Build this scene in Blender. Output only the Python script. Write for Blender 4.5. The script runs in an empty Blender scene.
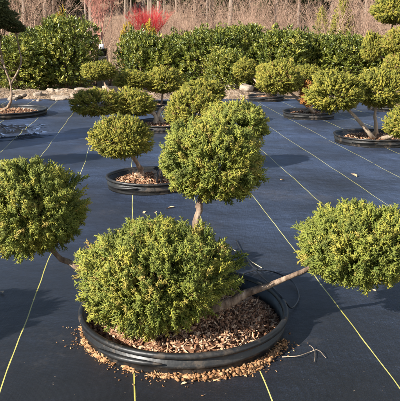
import bpy, math, random
import numpy as np
from mathutils import Vector

SC = bpy.context.scene
COL = SC.collection
R = math.radians
rng = np.random.default_rng(7)
random.seed(7)

# ------------------------------------------------------------------ camera model
CAM_H = 1.58
F = 640.0                       # focal length in units of the 400 px wide photograph
PITCH = math.atan(165.5 / F)
CP, SP = math.cos(PITCH), math.sin(PITCH)

def ray(px, py):
    x = (px - 200.0) / F; u = -(py - 200.5) / F
    return np.array([x, CP + u * SP, -SP + u * CP])
def atz(px, py, z=0.0):
    d = ray(px, py); t = (z - CAM_H) / d[2]
    return np.array([d[0] * t, d[1] * t, z])
def aty(px, py, Y):
    d = ray(px, py); t = Y / d[1]
    return np.array([d[0] * t, Y, CAM_H + d[2] * t])
def depth(p):
    return p[1] * CP - (p[2] - CAM_H) * SP

# ------------------------------------------------------------------ mesh helpers
class MB:
    """collects triangles / quads with two per-vertex values: tone and tip"""
    def __init__(s): s.V = []; s.T = []; s.Q = []; s.tone = []; s.tip = []; s.n = 0
    def add(s, V, T=None, Q=None, tone=0.5, tip=0.5):
        V = np.asarray(V, float); k = len(V)
        s.V.append(V)
        if T is not None and len(T): s.T.append(np.asarray(T, int) + s.n)
        if Q is not None and len(Q): s.Q.append(np.asarray(Q, int) + s.n)
        s.tone.append(np.broadcast_to(np.asarray(tone, float), (k,)))
        s.tip.append(np.broadcast_to(np.asarray(tip, float), (k,)))
        s.n += k
    def mesh(s, name, mat, smooth=False):
        V = np.concatenate(s.V)
        T = np.concatenate(s.T) if s.T else np.zeros((0, 3), int)
        Q = np.concatenate(s.Q) if s.Q else np.zeros((0, 4), int)
        me = bpy.data.meshes.new(name)
        me.vertices.add(len(V)); me.vertices.foreach_set('co', V.astype(np.float32).ravel())
        nl = len(T) * 3 + len(Q) * 4
        me.loops.add(nl); me.polygons.add(len(T) + len(Q))
        me.loops.foreach_set('vertex_index', np.concatenate([T.ravel(), Q.ravel()]).astype(np.int32))
        st = np.concatenate([np.arange(len(T)) * 3, len(T) * 3 + np.arange(len(Q)) * 4]).astype(np.int32)
        me.polygons.foreach_set('loop_start', st)
        if smooth: me.polygons.foreach_set('use_smooth', np.ones(len(T) + len(Q), bool))
        me.update(calc_edges=True)
        a = me.attributes.new('tone', 'FLOAT', 'POINT'); a.data.foreach_set('value', np.concatenate(s.tone).astype(np.float32))
        a = me.attributes.new('tip', 'FLOAT', 'POINT'); a.data.foreach_set('value', np.concatenate(s.tip).astype(np.float32))
        if mat: me.materials.append(mat)
        me.validate()
        return me

def link(name, me, parent=None, loc=None):
    o = bpy.data.objects.new(name, me); COL.objects.link(o)
    if parent: o.parent = parent
    if loc is not None: o.location = loc
    return o
def thing(name, label, cat, loc=(0, 0, 0), group=None):
    o = bpy.data.objects.new(name, None); COL.objects.link(o); o.location = loc
    o.empty_display_size = 0.1
    return tag(o, label, cat, group)
def tag(o, label, cat, group=None, kind=None):
    o['label'] = label; o['category'] = cat
    if group: o['group'] = group
    if kind: o['kind'] = kind
    return o
def copy_tree(o, loc, rz, sc, label=None):
    c = o.copy(); COL.objects.link(c); c.location = loc; c.rotation_euler = (0, 0, rz); c.scale = sc
    if label: c['label'] = label
    for ch in list(o.children):
        d = ch.copy(); COL.objects.link(d); d.parent = c
    return c

def unit(v):
    v = np.asarray(v, float); return v / (np.linalg.norm(v, axis=-1, keepdims=True) + 1e-9)
def spline(P, n):
    """Catmull-Rom through the rows of P"""
    P = np.asarray(P, float); m = len(P) - 1
    E = np.vstack([2 * P[0] - P[1], P, 2 * P[-1] - P[-2]])
    out = []
    for t in np.linspace(0, m, n):
        i = min(int(t), m - 1); u = t - i
        a, b, c, d = E[i], E[i + 1], E[i + 2], E[i + 3]
        out.append(.5 * (2 * b + (c - a) * u + (2 * a - 5 * b + 4 * c - d) * u * u + (3 * b - a - 3 * c + d) * u ** 3))
    return np.array(out)
def tube(mb, P, rad, seg=8, rough=0.0, tone=.5, tip=.5, cap=True, rg=rng):
    P = np.asarray(P, float); n = len(P)
    rad = np.interp(np.linspace(0, 1, n), np.linspace(0, 1, len(rad)), rad)
    T = unit(np.gradient(P, axis=0))
    up = np.array([0, 0, 1.0]) if abs(T[0][2]) < .9 else np.array([1.0, 0, 0])
    V = []
    X = unit(np.cross(T[0], up))
    a = np.linspace(0, 2 * np.pi, seg, endpoint=False)
    for i in range(n):
        X = unit(X - T[i] * np.dot(X, T[i])); Y = np.cross(T[i], X)
        rr = rad[i] * (1 + rough * rg.normal(size=seg)) if rough else np.full(seg, rad[i])
        V.append(P[i] + (np.cos(a) * rr)[:, None] * X + (np.sin(a) * rr)[:, None] * Y)
    V = np.concatenate(V)
    q = []
    for i in range(n - 1):
        for j in range(seg):
            k = (j + 1) % seg
            q.append((i * seg + j, i * seg + k, (i + 1) * seg + k, (i + 1) * seg + j))
    t = []
    if cap:
        V = np.vstack([V, P[-1], P[0]])
        for j in range(seg):
            t.append(((n - 1) * seg + j, (n - 1) * seg + (j + 1) % seg, n * seg))
            t.append((j, n * seg + 1, (j + 1) % seg))
    mb.add(V, t, q, tone, tip)

def rotframes(D, rg):
    """frames (n,3,3) whose third row follows D, spun at random"""
    D = unit(D); n = len(D)
    A = unit(rg.normal(size=(n, 3)))
    X = unit(np.cross(A, D)); Y = np.cross(D, X)
    return np.stack([X, Y, D], 1)
def scatter(mb, templates, P, D, S, tone, rg, frames=None):
    """copy the leaf templates to points P, pointing along D, with scale S"""
    fr = rotframes(D, rg) if frames is None else frames
    pick = rg.integers(0, len(templates), len(P))
    for k, (V, T, tip) in enumerate(templates):
        idx = np.nonzero(pick == k)[0]
        if not len(idx): continue
        W = np.einsum('vi,nij->nvj', V, fr[idx]) * S[idx][:, None, None] + P[idx][:, None, :]
        TT = (T[None] + (np.arange(len(idx)) * len(V))[:, None, None]).reshape(-1, 3)
        mb.add(W.reshape(-1, 3), TT, None, np.repeat(tone[idx], len(V)), np.tile(tip, len(idx)))

# ------------------------------------------------------------------ materials
def newmat(name):
    m = bpy.data.materials.new(name); m.use_nodes = True
    nt = m.node_tree; nt.nodes.clear()
    out = nt.nodes.new('ShaderNodeOutputMaterial')
    return m, nt, out
def nd(nt, t, **kw):
    n = nt.nodes.new(t)
    for k, v in kw.items():
        if k.startswith('i_'):
            n.inputs[k[2:].replace('_', ' ')].default_value = v
        else: setattr(n, k, v)
    return n
def ramp(nt, stops, fac, interp='LINEAR'):
    r = nt.nodes.new('ShaderNodeValToRGB'); r.color_ramp.interpolation = interp
    el = r.color_ramp.elements
    while len(el) < len(stops): el.new(.5)
    for e, (p, c) in zip(el, stops): e.position = p; e.color = (*c, 1)
    nt.links.new(fac, r.inputs[0]); return r.outputs[0]
def math_(nt, op, a, b=None, c=None):
    n = nt.nodes.new('ShaderNodeMath'); n.operation = op
    for i, v in enumerate((a, b, c)):
        if v is None: continue
        if isinstance(v, (int, float)): n.inputs[i].default_value = v
        else: nt.links.new(v, n.inputs[i])
    return n.outputs[0]
def mixc(nt, fac, a, b, mode='MIX'):
    n = nt.nodes.new('ShaderNodeMix'); n.data_type = 'RGBA'; n.blend_type = mode
    for s, v in ((0, fac), (6, a), (7, b)):
        if isinstance(v, (int, float)): n.inputs[s].default_value = v
        elif isinstance(v, tuple): n.inputs[s].default_value = (*v, 1)
        else: nt.links.new(v, n.inputs[s])
    return n.outputs[2]
def noise(nt, scale, detail=4, rough=.55, vec=None, dim='3D'):
    n = nd(nt, 'ShaderNodeTexNoise'); n.inputs['Scale'].default_value = scale
    n.inputs['Detail'].default_value = detail; n.inputs['Roughness'].default_value = rough
    if vec is not None: nt.links.new(vec, n.inputs['Vector'])
    return n.outputs['Fac']
def coords(nt, kind='Object', scale=None):
    c = nd(nt, 'ShaderNodeTexCoord').outputs[kind]
    if scale:
        m = nd(nt, 'ShaderNodeMapping'); m.inputs['Scale'].default_value = scale
        nt.links.new(c, m.inputs['Vector']); c = m.outputs[0]
    return c
def attr(nt, name): return nd(nt, 'ShaderNodeAttribute', attribute_name=name).outputs['Fac']
def bump(nt, h, strength, dist=.01):
    b = nd(nt, 'ShaderNodeBump'); b.inputs['Strength'].default_value = strength
    b.inputs['Distance'].default_value = dist; nt.links.new(h, b.inputs['Height'])
    return b.outputs[0]

def leaf_mat(name, tones, tipcol, tipw, rough, spec, trans, var=.5):
    m, nt, out = newmat(name)
    tone = attr(nt, 'tone'); tip = attr(nt, 'tip')
    rnd = nd(nt, 'ShaderNodeObjectInfo').outputs['Random']
    t2 = math_(nt, 'ADD', tone, math_(nt, 'MULTIPLY', math_(nt, 'SUBTRACT', rnd, .5), .12))
    c = ramp(nt, tones, t2)
    tf = math_(nt, 'MULTIPLY', math_(nt, 'POWER', tip, 2.2), tipw)
    c = mixc(nt, tf, c, tipcol)
    n = noise(nt, 9, 2, vec=coords(nt))
    c = mixc(nt, math_(nt, 'MULTIPLY', n, var), c, mixc(nt, .5, c, (.10, .075, .02)))
    p = nd(nt, 'ShaderNodeBsdfPrincipled')
    nt.links.new(c, p.inputs['Base Color']); p.inputs['Roughness'].default_value = rough
    p.inputs['Specular IOR Level'].default_value = spec
    tr = nd(nt, 'ShaderNodeBsdfTranslucent'); nt.links.new(c, tr.inputs['Color'])
    mx = nd(nt, 'ShaderNodeMixShader'); mx.inputs[0].default_value = trans
    nt.links.new(p.outputs[0], mx.inputs[1]); nt.links.new(tr.outputs[0], mx.inputs[2])
    nt.links.new(mx.outputs[0], out.inputs[0])
    return m
def solid_mat(name, stops, scale=8, rough=.8, spec=.3, bmp=0, bscale=40, stretch=None, use_tone=False, detail=5, bdist=.01):
    m, nt, out = newmat(name)
    v = coords(nt, 'Object', stretch)
    f = noise(nt, scale, detail, .6, v)
    if use_tone:
        f = math_(nt, 'ADD', math_(nt, 'MULTIPLY', f, .45), math_(nt, 'MULTIPLY', attr(nt, 'tone'), .6))
    p = nd(nt, 'ShaderNodeBsdfPrincipled')
    nt.links.new(ramp(nt, stops, f), p.inputs['Base Color'])
    p.inputs['Roughness'].default_value = rough; p.inputs['Specular IOR Level'].default_value = spec
    if bmp: nt.links.new(bump(nt, noise(nt, bscale, 4, .6, v), bmp, bdist), p.inputs['Normal'])
    nt.links.new(p.outputs[0], out.inputs[0])
    return m

M_JUN = leaf_mat('juniper_foliage', [(0.0, (.024, .048, .009)), (.3, (.055, .095, .014)), (.55, (.135, .178, .024)),
                 (.8, (.30, .28, .035)), (.9, (.34, .26, .06)), (1.0, (.24, .135, .055))], (.52, .49, .10), .68, .55, .25, .12)
M_JUNF = leaf_mat('juniper_foliage_far', [(0.0, (.034, .055, .009)), (.3, (.078, .106, .015)), (.55, (.18, .192, .026)),
                 (.85, (.34, .29, .04)), (1.0, (.24, .135, .055))], (.56, .46, .085), .65, .6, .2, .12)
M_DEAD = leaf_mat('dead_foliage', [(0, (.16, .06, .02)), (.5, (.30, .12, .035)), (1, (.42, .20, .06))], (.45, .22, .08), .4, .8, .1, .2)
M_LAU = leaf_mat('laurel_leaf', [(0, (.025, .044, .009)), (.35, (.074, .104, .016)), (.65, (.19, .205, .03)), (1, (.42, .38, .08))],
                 (.28, .28, .05), .35, .38, .45, .18, .25)
M_YCON = leaf_mat('golden_conifer_foliage', [(0, (.10, .11, .02)), (.5, (.20, .19, .03)), (1, (.34, .27, .05))], (.4, .33, .07), .4, .7, .2, .2)
M_PINE = leaf_mat('dark_pine_foliage', [(0, (.016, .028, .012)), (.5, (.035, .052, .020)), (1, (.07, .08, .03))], (.07, .08, .03), .3, .7, .2, .1)
M_YEL = leaf_mat('yellow_leaf', [(0, (.25, .15, .02)), (.5, (.42, .28, .03)), (1, (.55, .40, .06))], (.5, .38, .06), .3, .7, .2, .25)
M_GRASS = leaf_mat('dry_grass_blade', [(0, (.16, .10, .065)), (.5, (.28, .19, .125)), (1, (.42, .31, .21))], (.38, .29, .2), .5, .9, .1, .2)
M_BARK = solid_mat('juniper_bark', [(.28, (.06, .038, .026)), (.5, (.19, .13, .09)), (.72, (.38, .29, .21))], 26, .9, .2, 1.0, 60, (1, 1, .3))
M_GREYB = solid_mat('grey_tan_bark', [(.2, (.15, .11, .08)), (.5, (.30, .23, .165)), (.8, (.42, .34, .26))], 14, .9, .2, .7, 40)
M_PALE = solid_mat('pale_bark', [(.2, (.26, .19, .13)), (.5, (.44, .34, .24)), (.8, (.60, .50, .38))], 10, .85, .2, .4, 40)
M_MULCH = solid_mat('bark_mulch', [(.2, (.07, .032, .016)), (.42, (.21, .105, .058)), (.62, (.38, .215, .125)), (.85, (.60, .42, .27))], 30, .9, .2, .5, 90, None, True)
M_SPILL = solid_mat('spilled_wood_mulch', [(.2, (.10, .046, .02)), (.5, (.28, .145, .066)), (.8, (.48, .29, .155))], 25, .9, .15, .5, 90, None, True)
M_ROCK = solid_mat('pale_rock', [(.25, (.19, .135, .095)), (.5, (.34, .27, .205)), (.8, (.52, .45, .37))], 5, .9, .2, .7, 12, None, False, 5, .04)
M_TWIGP = solid_mat('pinkish_twig', [(.3, (.19, .115, .08)), (.6, (.36, .235, .165)), (.85, (.52, .39, .29))], 3, .9, .15, 0, 1, None, True)
M_TWIGC = solid_mat('coral_twig', [(.2, (.25, .085, .065)), (.5, (.38, .16, .12)), (.85, (.47, .25, .19))], 3, .85, .2, 0, 1, None, True)
M_TWIGR = solid_mat('scarlet_twig', [(.2, (.34, .010, .016)), (.5, (.55, .022, .032)), (.85, (.68, .09, .08))], 3, .6, .3, 0, 1, None, True)
M_TRUNK = solid_mat('woodland_trunk', [(.25, (.06, .045, .033)), (.5, (.14, .105, .08)), (.8, (.32, .255, .205))], 6, .9, .15, .5, 20, (1, 1, .3), True)
M_WHITE = solid_mat('white_plastic', [(.3, (.62, .60, .55)), (.7, (.80, .79, .75))], 8, .5, .4)
M_TUBE = solid_mat('black_tubing', [(.3, (.010, .010, .012)), (.7, (.022, .022, .025))], 10, .35, .5)
M_BLUE = solid_mat('blue_twine', [(.3, (.10, .22, .42)), (.7, (.25, .42, .60))], 20, .8, .2)
M_TWINE = solid_mat('tan_twine', [(.3, (.26, .22, .14)), (.7, (.46, .40, .28))], 20, .9, .2)
M_LEAFB = solid_mat('dry_leaf', [(.3, (.36, .21, .10)), (.7, (.60, .44, .27))], 30, .8, .2)

def plastic_mat():
    m, nt, out = newmat('black_pot_plastic')
    v = coords(nt)
    n1 = noise(nt, 5, 4, .6, v); n2 = noise(nt, 60, 3, .6, v)
    p = nd(nt, 'ShaderNodeBsdfPrincipled')
    d = math_(nt, 'MULTIPLY', math_(nt, 'GREATER_THAN', n2, .62), .3)
    c = ramp(nt, [(.35, (.007, .007, .008)), (.55, (.013, .013, .013)), (.78, (.05, .043, .036))], math_(nt, 'ADD', math_(nt, 'MULTIPLY', n1, .65), math_(nt, 'MULTIPLY', n2, .35)))
    mud = ramp(nt, [(.54, (0,) * 3), (.62, (1,) * 3)], noise(nt, 7, 7, .72, v))
    c = mixc(nt, math_(nt, 'MULTIPLY', mud, .5), c, (.085, .062, .043))
    nt.links.new(c, p.inputs['Base Color'])
    nt.links.new(math_(nt, 'ADD', math_(nt, 'ADD', math_(nt, 'MULTIPLY', n1, .45), .22), math_(nt, 'MULTIPLY', mud, .25)), p.inputs['Roughness'])
    p.inputs['Specular IOR Level'].default_value = .38
    nt.links.new(bump(nt, n1, .5, .015), p.inputs['Normal'])
    nt.links.new(p.outputs[0], out.inputs[0]); return m
M_POT = plastic_mat()

# stripes of the woven fabric: measured from the photograph as parallel lines on the ground
LD = unit(np.array([-0.1040, 0.9946])); LN = np.array([LD[1], -LD[0]])
U0 = float(np.dot(atz(134, 401)[:2], LN))
SPACE = 0.606
def fabric_mat():
    m, nt, out = newmat('woven_ground_fabric')
    geo = nd(nt, 'ShaderNodeNewGeometry').outputs['Position']
    sep = nd(nt, 'ShaderNodeSeparateXYZ'); nt.links.new(geo, sep.inputs[0])
    X, Y = sep.outputs[0], sep.outputs[1]
    u = math_(nt, 'ADD', math_(nt, 'MULTIPLY', X, float(LN[0])), math_(nt, 'MULTIPLY', Y, float(LN[1])))
    w = math_(nt, 'ADD', math_(nt, 'MULTIPLY', X, float(LD[0])), math_(nt, 'MULTIPLY', Y, float(LD[1])))
    wob = math_(nt, 'MULTIPLY', math_(nt, 'SUBTRACT', noise(nt, .9, 2, .5, geo), .5), .055)
    us = math_(nt, 'DIVIDE', math_(nt, 'ADD', math_(nt, 'SUBTRACT', u, U0), wob), SPACE)
    fr = math_(nt, 'ABSOLUTE', math_(nt, 'SUBTRACT', us, math_(nt, 'ROUND', us)))
    half = math_(nt, 'ADD', .0022, math_(nt, 'MULTIPLY', noise(nt, 6, 2, .5, geo), .0060))
    line = math_(nt, 'LESS_THAN', fr, half)
    gap = math_(nt, 'GREATER_THAN', noise(nt, 3.1, 3, .6, geo), .36)
    line = math_(nt, 'MULTIPLY', line, gap)
    dust = noise(nt, 1.3, 6, .65, geo); fine = noise(nt, 38, 4, .7, geo)
    streak = nd(nt, 'ShaderNodeTexNoise'); mp = nd(nt, 'ShaderNodeMapping')
    mp.inputs['Rotation'].default_value = (0, 0, R(-5.97)); mp.inputs['Scale'].default_value = (90, 4, 1)
    nt.links.new(geo, mp.inputs['Vector']); nt.links.new(mp.outputs[0], streak.inputs['Vector'])
    streak.inputs['Scale'].default_value = 1; streak.inputs['Detail'].default_value = 3
    base = ramp(nt, [(.3, (.005, .0055, .0065)), (.55, (.0075, .008, .009)), (.8, (.022, .021, .020))],
                math_(nt, 'ADD', math_(nt, 'MULTIPLY', dust, .7), math_(nt, 'MULTIPLY', fine, .3)))
    base = mixc(nt, math_(nt, 'MULTIPLY', streak.outputs['Fac'], .12), base, (.05, .05, .055))
    stain = ramp(nt, [(.56, (0,) * 3), (.70, (1,) * 3)], math_(nt, 'ADD', math_(nt, 'MULTIPLY', noise(nt, .9, 4, .6, geo), .75), math_(nt, 'MULTIPLY', fine, .3)))
    base = mixc(nt, math_(nt, 'MULTIPLY', stain, .55), base, (.060, .050, .040))
    speck = math_(nt, 'GREATER_THAN', noise(nt, 55, 2, .5, geo), .765)
    base = mixc(nt, math_(nt, 'MULTIPLY', speck, .5), base, (.22, .17, .12))
    lc = ramp(nt, [(.35, (.42, .37, .05)), (.65, (.52, .48, .16))], noise(nt, 1.1, 2, .5, geo))
    c = mixc(nt, line, base, lc)
    p = nd(nt, 'ShaderNodeBsdfPrincipled'); nt.links.new(c, p.inputs['Base Color'])
    nt.links.new(math_(nt, 'ADD', .30, math_(nt, 'MULTIPLY', dust, .28)), p.inputs['Roughness'])
    p.inputs['Specular IOR Level'].default_value = .4
    p.inputs['Sheen Roughness'].default_value = .17; p.inputs['Sheen Tint'].default_value = (.36, .54, 1, 1)  # blue sheen tint stands in for sky reflected off the fabric
    big = noise(nt, .55, 5, .62, geo)
    nt.links.new(ramp(nt, [(.32, (.10,) * 3), (.50, (.38,) * 3), (.68, (.75,) * 3)], big), p.inputs['Sheen Weight'])
    # weave of flat tapes plus soft creases
    wv = math_(nt, 'MULTIPLY', math_(nt, 'SINE', math_(nt, 'MULTIPLY', u, 1100.)), math_(nt, 'SINE', math_(nt, 'MULTIPLY', w, 1100.)))
    h = math_(nt, 'ADD', math_(nt, 'MULTIPLY', wv, .0006), math_(nt, 'MULTIPLY', math_(nt, 'MULTIPLY', noise(nt, 2.4, 6, .6, geo), noise(nt, .8, 3, .5, geo)), .05))
    h = math_(nt, 'ADD', h, math_(nt, 'MULTIPLY', streak.outputs['Fac'], .0015))
    nt.links.new(bump(nt, h, .7, 1.0), p.inputs['Normal'])
    nt.links.new(p.outputs[0], out.inputs[0]); return m
M_FAB = fabric_mat()

def ground_mat():
    m, nt, out = newmat('dry_ground')
    geo = nd(nt, 'ShaderNodeNewGeometry').outputs['Position']
    a = noise(nt, .35, 6, .65, geo); b = noise(nt, 14, 5, .7, geo)
    f = math_(nt, 'ADD', math_(nt, 'MULTIPLY', a, .5), math_(nt, 'MULTIPLY', b, .5))
    c = ramp(nt, [(.3, (.10, .065, .04)), (.5, (.22, .15, .10)), (.7, (.34, .25, .17))], f)
    p = nd(nt, 'ShaderNodeBsdfPrincipled'); nt.links.new(c, p.inputs['Base Color']); p.inputs['Roughness'].default_value = .95
    p.inputs['Specular IOR Level'].default_value = .1
    nt.links.new(bump(nt, b, .6, .04), p.inputs['Normal'])
    nt.links.new(p.outputs[0], out.inputs[0]); return m
M_GND = ground_mat()

# ------------------------------------------------------------------ ground, bank, fabric
def gz(x, y):
    s = np.clip((np.asarray(y, float) - 34) / 70, 0, 1); s = s * s * (3 - 2 * s)
    return s * 9.5 + .25 * np.sin(np.asarray(x) * .11) * s
def grid(xs, ys, zf):
    XX, YY = np.meshgrid(xs, ys); V = np.stack([XX, YY, zf(XX, YY)], -1).reshape(-1, 3)
    nx, ny = len(xs), len(ys)
    i, j = np.meshgrid(np.arange(nx - 1), np.arange(ny - 1)); k = (j * nx + i).ravel()
    return V, np.stack([k, k + 1, k + nx + 1, k + nx], 1)
mb = MB()
xs = np.concatenate([np.linspace(-900, -70, 12), np.linspace(-60, 60, 61), np.linspace(70, 900, 12)])
ys = np.concatenate([np.linspace(-300, -20, 8), np.linspace(-10, 130, 71), np.linspace(150, 1200, 12)])
mb.add(*[*grid(xs, ys, gz)][:1], None, grid(xs, ys, gz)[1])
g = link('ground', mb.mesh('ground', M_GND, True)); g['kind'] = 'structure'

mb = MB()
def fz(x, y):
    return .006 + .004 * (np.sin(x * 1.7 + .6 * y) * np.sin(y * 1.1 - .4 * x) + 1) * .5 + .004 * (np.sin(y * 5.3 + x * .8) + 1) * .25
xs = np.linspace(-7.5, 8.5, 161); ys = np.linspace(-1.5, 16.6, 182)
V, Q = grid(xs, ys, fz)
far = V[:, 1] > 16.2
V[far, 1] += .25 * np.sin(V[far, 0] * 2.1) + .12 * np.sin(V[far, 0] * 5.7)
mb.add(V, None, Q)
f = link('landscape_fabric', mb.mesh('landscape_fabric', M_FAB, True)); f['kind'] = 'structure'

# ------------------------------------------------------------------ leaf templates
def cone(V, T, tip, p, q, r, t0, t1, seg=3):
    d = unit(q - p); a = np.array([0, 0, 1.]) if abs(d[2]) < .9 else np.array([1., 0, 0])
    X = unit(np.cross(d, a)); Y = np.cross(d, X); b = len(V)
    for k in range(seg):
        an = 2 * np.pi * k / seg + .4
        V.append(p + r * (np.cos(an) * X + np.sin(an) * Y)); tip.append(t0)
    V.append(q); tip.append(t1)
    for k in range(seg): T.append((b + k, b + (k + 1) % seg, b + seg))
def spray(seed, ns=11, sub=2, r=.034, spread=1.0, short=1.0):
    g = np.random.default_rng(seed); V, T, tip = [], [], []
    bend = g.normal(0, .12, 2)
    ax = lambda t: np.array([bend[0] * t * t, bend[1] * t * t, t])
    cone(V, T, tip, ax(0), ax(.55), r * .9, 0, .5); cone(V, T, tip, ax(.40), ax(.95), r * 1.1, .45, 1)
    az = g.uniform(0, 6.28)
    for i in range(ns):
        t = .10 + .75 * i / ns + g.normal(0, .03); az += 2.4 + g.normal(0, .4)
        L = (.26 + .30 * (1 - t)) * g.uniform(.75, 1.25) * short
        th = g.uniform(.45, .9) * spread
        d = np.array([np.sin(th) * np.cos(az), np.sin(th) * np.sin(az), np.cos(th)])
        p = ax(t); q = p + d * L
        cone(V, T, tip, p, q, r * g.uniform(.8, 1.2), t * .6, min(1, t * .5 + .55))
        for j in range(sub):
            s = g.uniform(.15, .8); d2 = unit(d + g.normal(0, .5, 3))
            p2 = p + d * L * s
            cone(V, T, tip, p2, p2 + d2 * L * g.uniform(.35, .6), r * .8, t * .6, min(1, t * .5 + .5))
    return np.array(V), np.array(T), np.array(tip)
SPRAY_N = [spray(100 + i, 12, 3, .042, .95, .8) for i in range(8)]
SPRAY_F = [spray(200 + i, 8, 1, .075, .95, .85) for i in range(6)]
def leafcard(seed, L=1., W=.42):
    g = np.random.default_rng(seed); c = g.uniform(.06, .16); b = g.uniform(.05, .25)
    V = np.array([[0, 0, 0], [W * .42, c, .3 * L], [0, 0 - .02, .3 * L], [-W * .42, c, .3 * L],
                  [W * .45, c - b * .4, .65 * L], [0, -b * .5, .65 * L], [-W * .45, c - b * .4, .65 * L], [0, -b, L]])
    T = np.array([(0, 1, 2), (0, 2, 3), (1, 4, 5), (1, 5, 2), (2, 5, 6), (2, 6, 3), (4, 7, 5), (5, 7, 6)])
    return V, T, np.array([0, .3, .1, .3, .6, .4, .6, 1.])
def shoot(seed, n=8):
    """a laurel shoot: leaves around an upright stem"""
    g = np.random.default_rng(seed); VV, TT, tp = [], [], []; b = 0; az = g.uniform(0, 6.28)
    for i in range(n):
        V, T, t = leafcard(seed * 31 + i)
        h = .9 * i / n; az += 2.4 + g.normal(0, .3); th = g.uniform(.6, 1.45) - .35 * i / n
        D = np.array([[np.sin(th) * np.cos(az), np.sin(th) * np.sin(az), np.cos(th)]])
        side = np.array([-np.sin(az), np.cos(az), 0]); up = np.cross(D[0], side)
        M = np.stack([side, -up, D[0]])
        W = (V @ M) * g.uniform(.55, .85) + np.array([0, 0, h])
        VV.append(W); TT.append(T + b); tp.append(np.clip(t * .5 + .5 * i / n, 0, 1)); b += len(V)
    return np.concatenate(VV), np.concatenate(TT), np.concatenate(tp)
SHOOTS = [shoot(300 + i) for i in range(6)]

def lump(D, rg, k=7, amp=.06):
    out = np.zeros(len(D))
    for i in range(k):
        w = rg.normal(size=3) * rg.uniform(2.0, 6.0); out += np.sin(D @ w + rg.uniform(0, 6.28))
    return out / k * amp * 2.2
def pad_mesh(name, rx, ry, rz, n, tem, L, mat, seed, flat=.35, core=.5, dead=.12, relief=.05, taper=0, spread=.10):
    """a clipped juniper pad: sprays in clumps through the outer half of a flattened, uneven ball"""
    rg = np.random.default_rng(seed); mb = MB()
    K = max(24, n // 11)
    C = unit(rg.normal(size=(K, 3)))
    ci = rg.integers(0, K, n)
    D = unit(C[ci] + rg.normal(0, spread, (n, 3)))
    cd = lump(C, np.random.default_rng(seed + 1)) + rg.normal(0, relief, K)
    ct = rg.normal(0, .13, K)
    dep = core * rg.random(n) ** 2.2
    rad = (1 + cd[ci] - dep + rg.normal(0, .015, n))
    E = (np.array([rx, ry, rz]) - L * .62) * .97
    P = D * E * rad[:, None]
    low = P[:, 2] < 0
    P[low, 2] *= (1 - flat * .6)
    if taper:
        k = np.clip(-P[:, 2] / rz, 0, 1); P[:, 0] = P[:, 0] * (1 - taper * k) - taper * .42 * rx * k
    # flatter, drier underside
    N = unit(D / E)
    up = np.array([0, 0, 1.])
    cl = unit(C + rg.normal(0, .35, C.shape))
    dirs = unit(N * .75 + cl[ci] * .35 + up * np.where(low, .10, .5)[:, None] + rg.normal(0, .26, (n, 3)))
    tone = .53 + ct[ci] * 1.5 + rg.normal(0, .13, n)
    isdead = rg.random(n) < dead * (dep > .22) + .02
    tone = np.where(isdead, .97, np.clip(tone, 0, .88))
    S = L * rg.uniform(.5, 1.3, n) * np.where(rg.random(n) < .05, 1.35, 1)
    scatter(mb, tem, P, dirs, S, tone, rg)
    return mb.mesh(name, mat)

# ------------------------------------------------------------------ pots
def pot_profile(h, lip): pass
def lathe(mb, prof, seg, wob=None, a0=0, a1=2 * np.pi, closed=True):
    n = len(prof); an = np.linspace(a0, a1, seg, endpoint=not closed)
    V = []
    for a in an:
        k = 1.0 if wob is None else wob(a)
        for r, z in prof: V.append((r * k * np.cos(a), r * k * np.sin(a), z + (0 if wob is None else (k - 1) * .25)))
    q = []
    m = seg if closed else seg - 1
    for i in range(m):
        j = (i + 1) % seg
        for k in range(n - 1): q.append((i * n + k, j * n + k, j * n + k + 1, i * n + k + 1))
    mb.add(V, None, q)
def make_pot(parent, r, h, seed, seg=72, handle=True, z0=.008):
    g = np.random.default_rng(seed); ph = g.uniform(0, 6.28, 3)
    wob = lambda a: 1 + .012 * math.sin(2 * a + ph[0]) + .007 * math.sin(3 * a + ph[1]) + .003 * math.sin(7 * a + ph[2])
    mb = MB(); t = .012
    lathe(mb, [(r - t * 2.5, z0 + .004), (r - t * 1.5, z0), (r - .02, z0 + h * .12), (r - .018, z0 + h * .30), (r - .010, z0 + h * .34),
               (r - .010, z0 + h * .46), (r - .016, z0 + h * .5), (r - .012, z0 + h * .78),
               (r - t - .014, z0 + h * .78), (r - t - .03, z0 + .02)], seg, wob)
    pot = link('pot', mb.mesh('pot', M_POT, True), parent)
    mb = MB()
    lathe(mb, [(r - .020, z0 + h * .80), (r - .004, z0 + h * .78), (r + .004, z0 + h * .80), (r + .007, z0 + h * .88), (r + .003, z0 + h * .97),
               (r - .006, z0 + h), (r - .022, z0 + h * .97), (r - .026, z0 + h * .80)], seg, wob)
    link('rim', mb.mesh('rim', M_POT, True), pot)
    if handle:
        for c0 in (R(-118), R(62)):
            mb = MB(); aa = np.linspace(c0 - .33, c0 + .33, 15)
            P = np.array([[(r + .008) * wob(a) * math.cos(a), (r + .008) * wob(a) * math.sin(a), z0 + h * (.56 + .06 * math.sin((a - c0) * 4))] for a in aa])
            tube(mb, P, [.004, .013, .015, .015, .013, .004], 8)
            link('handle', mb.mesh('handle', M_POT, True), pot)
    return pot

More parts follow.
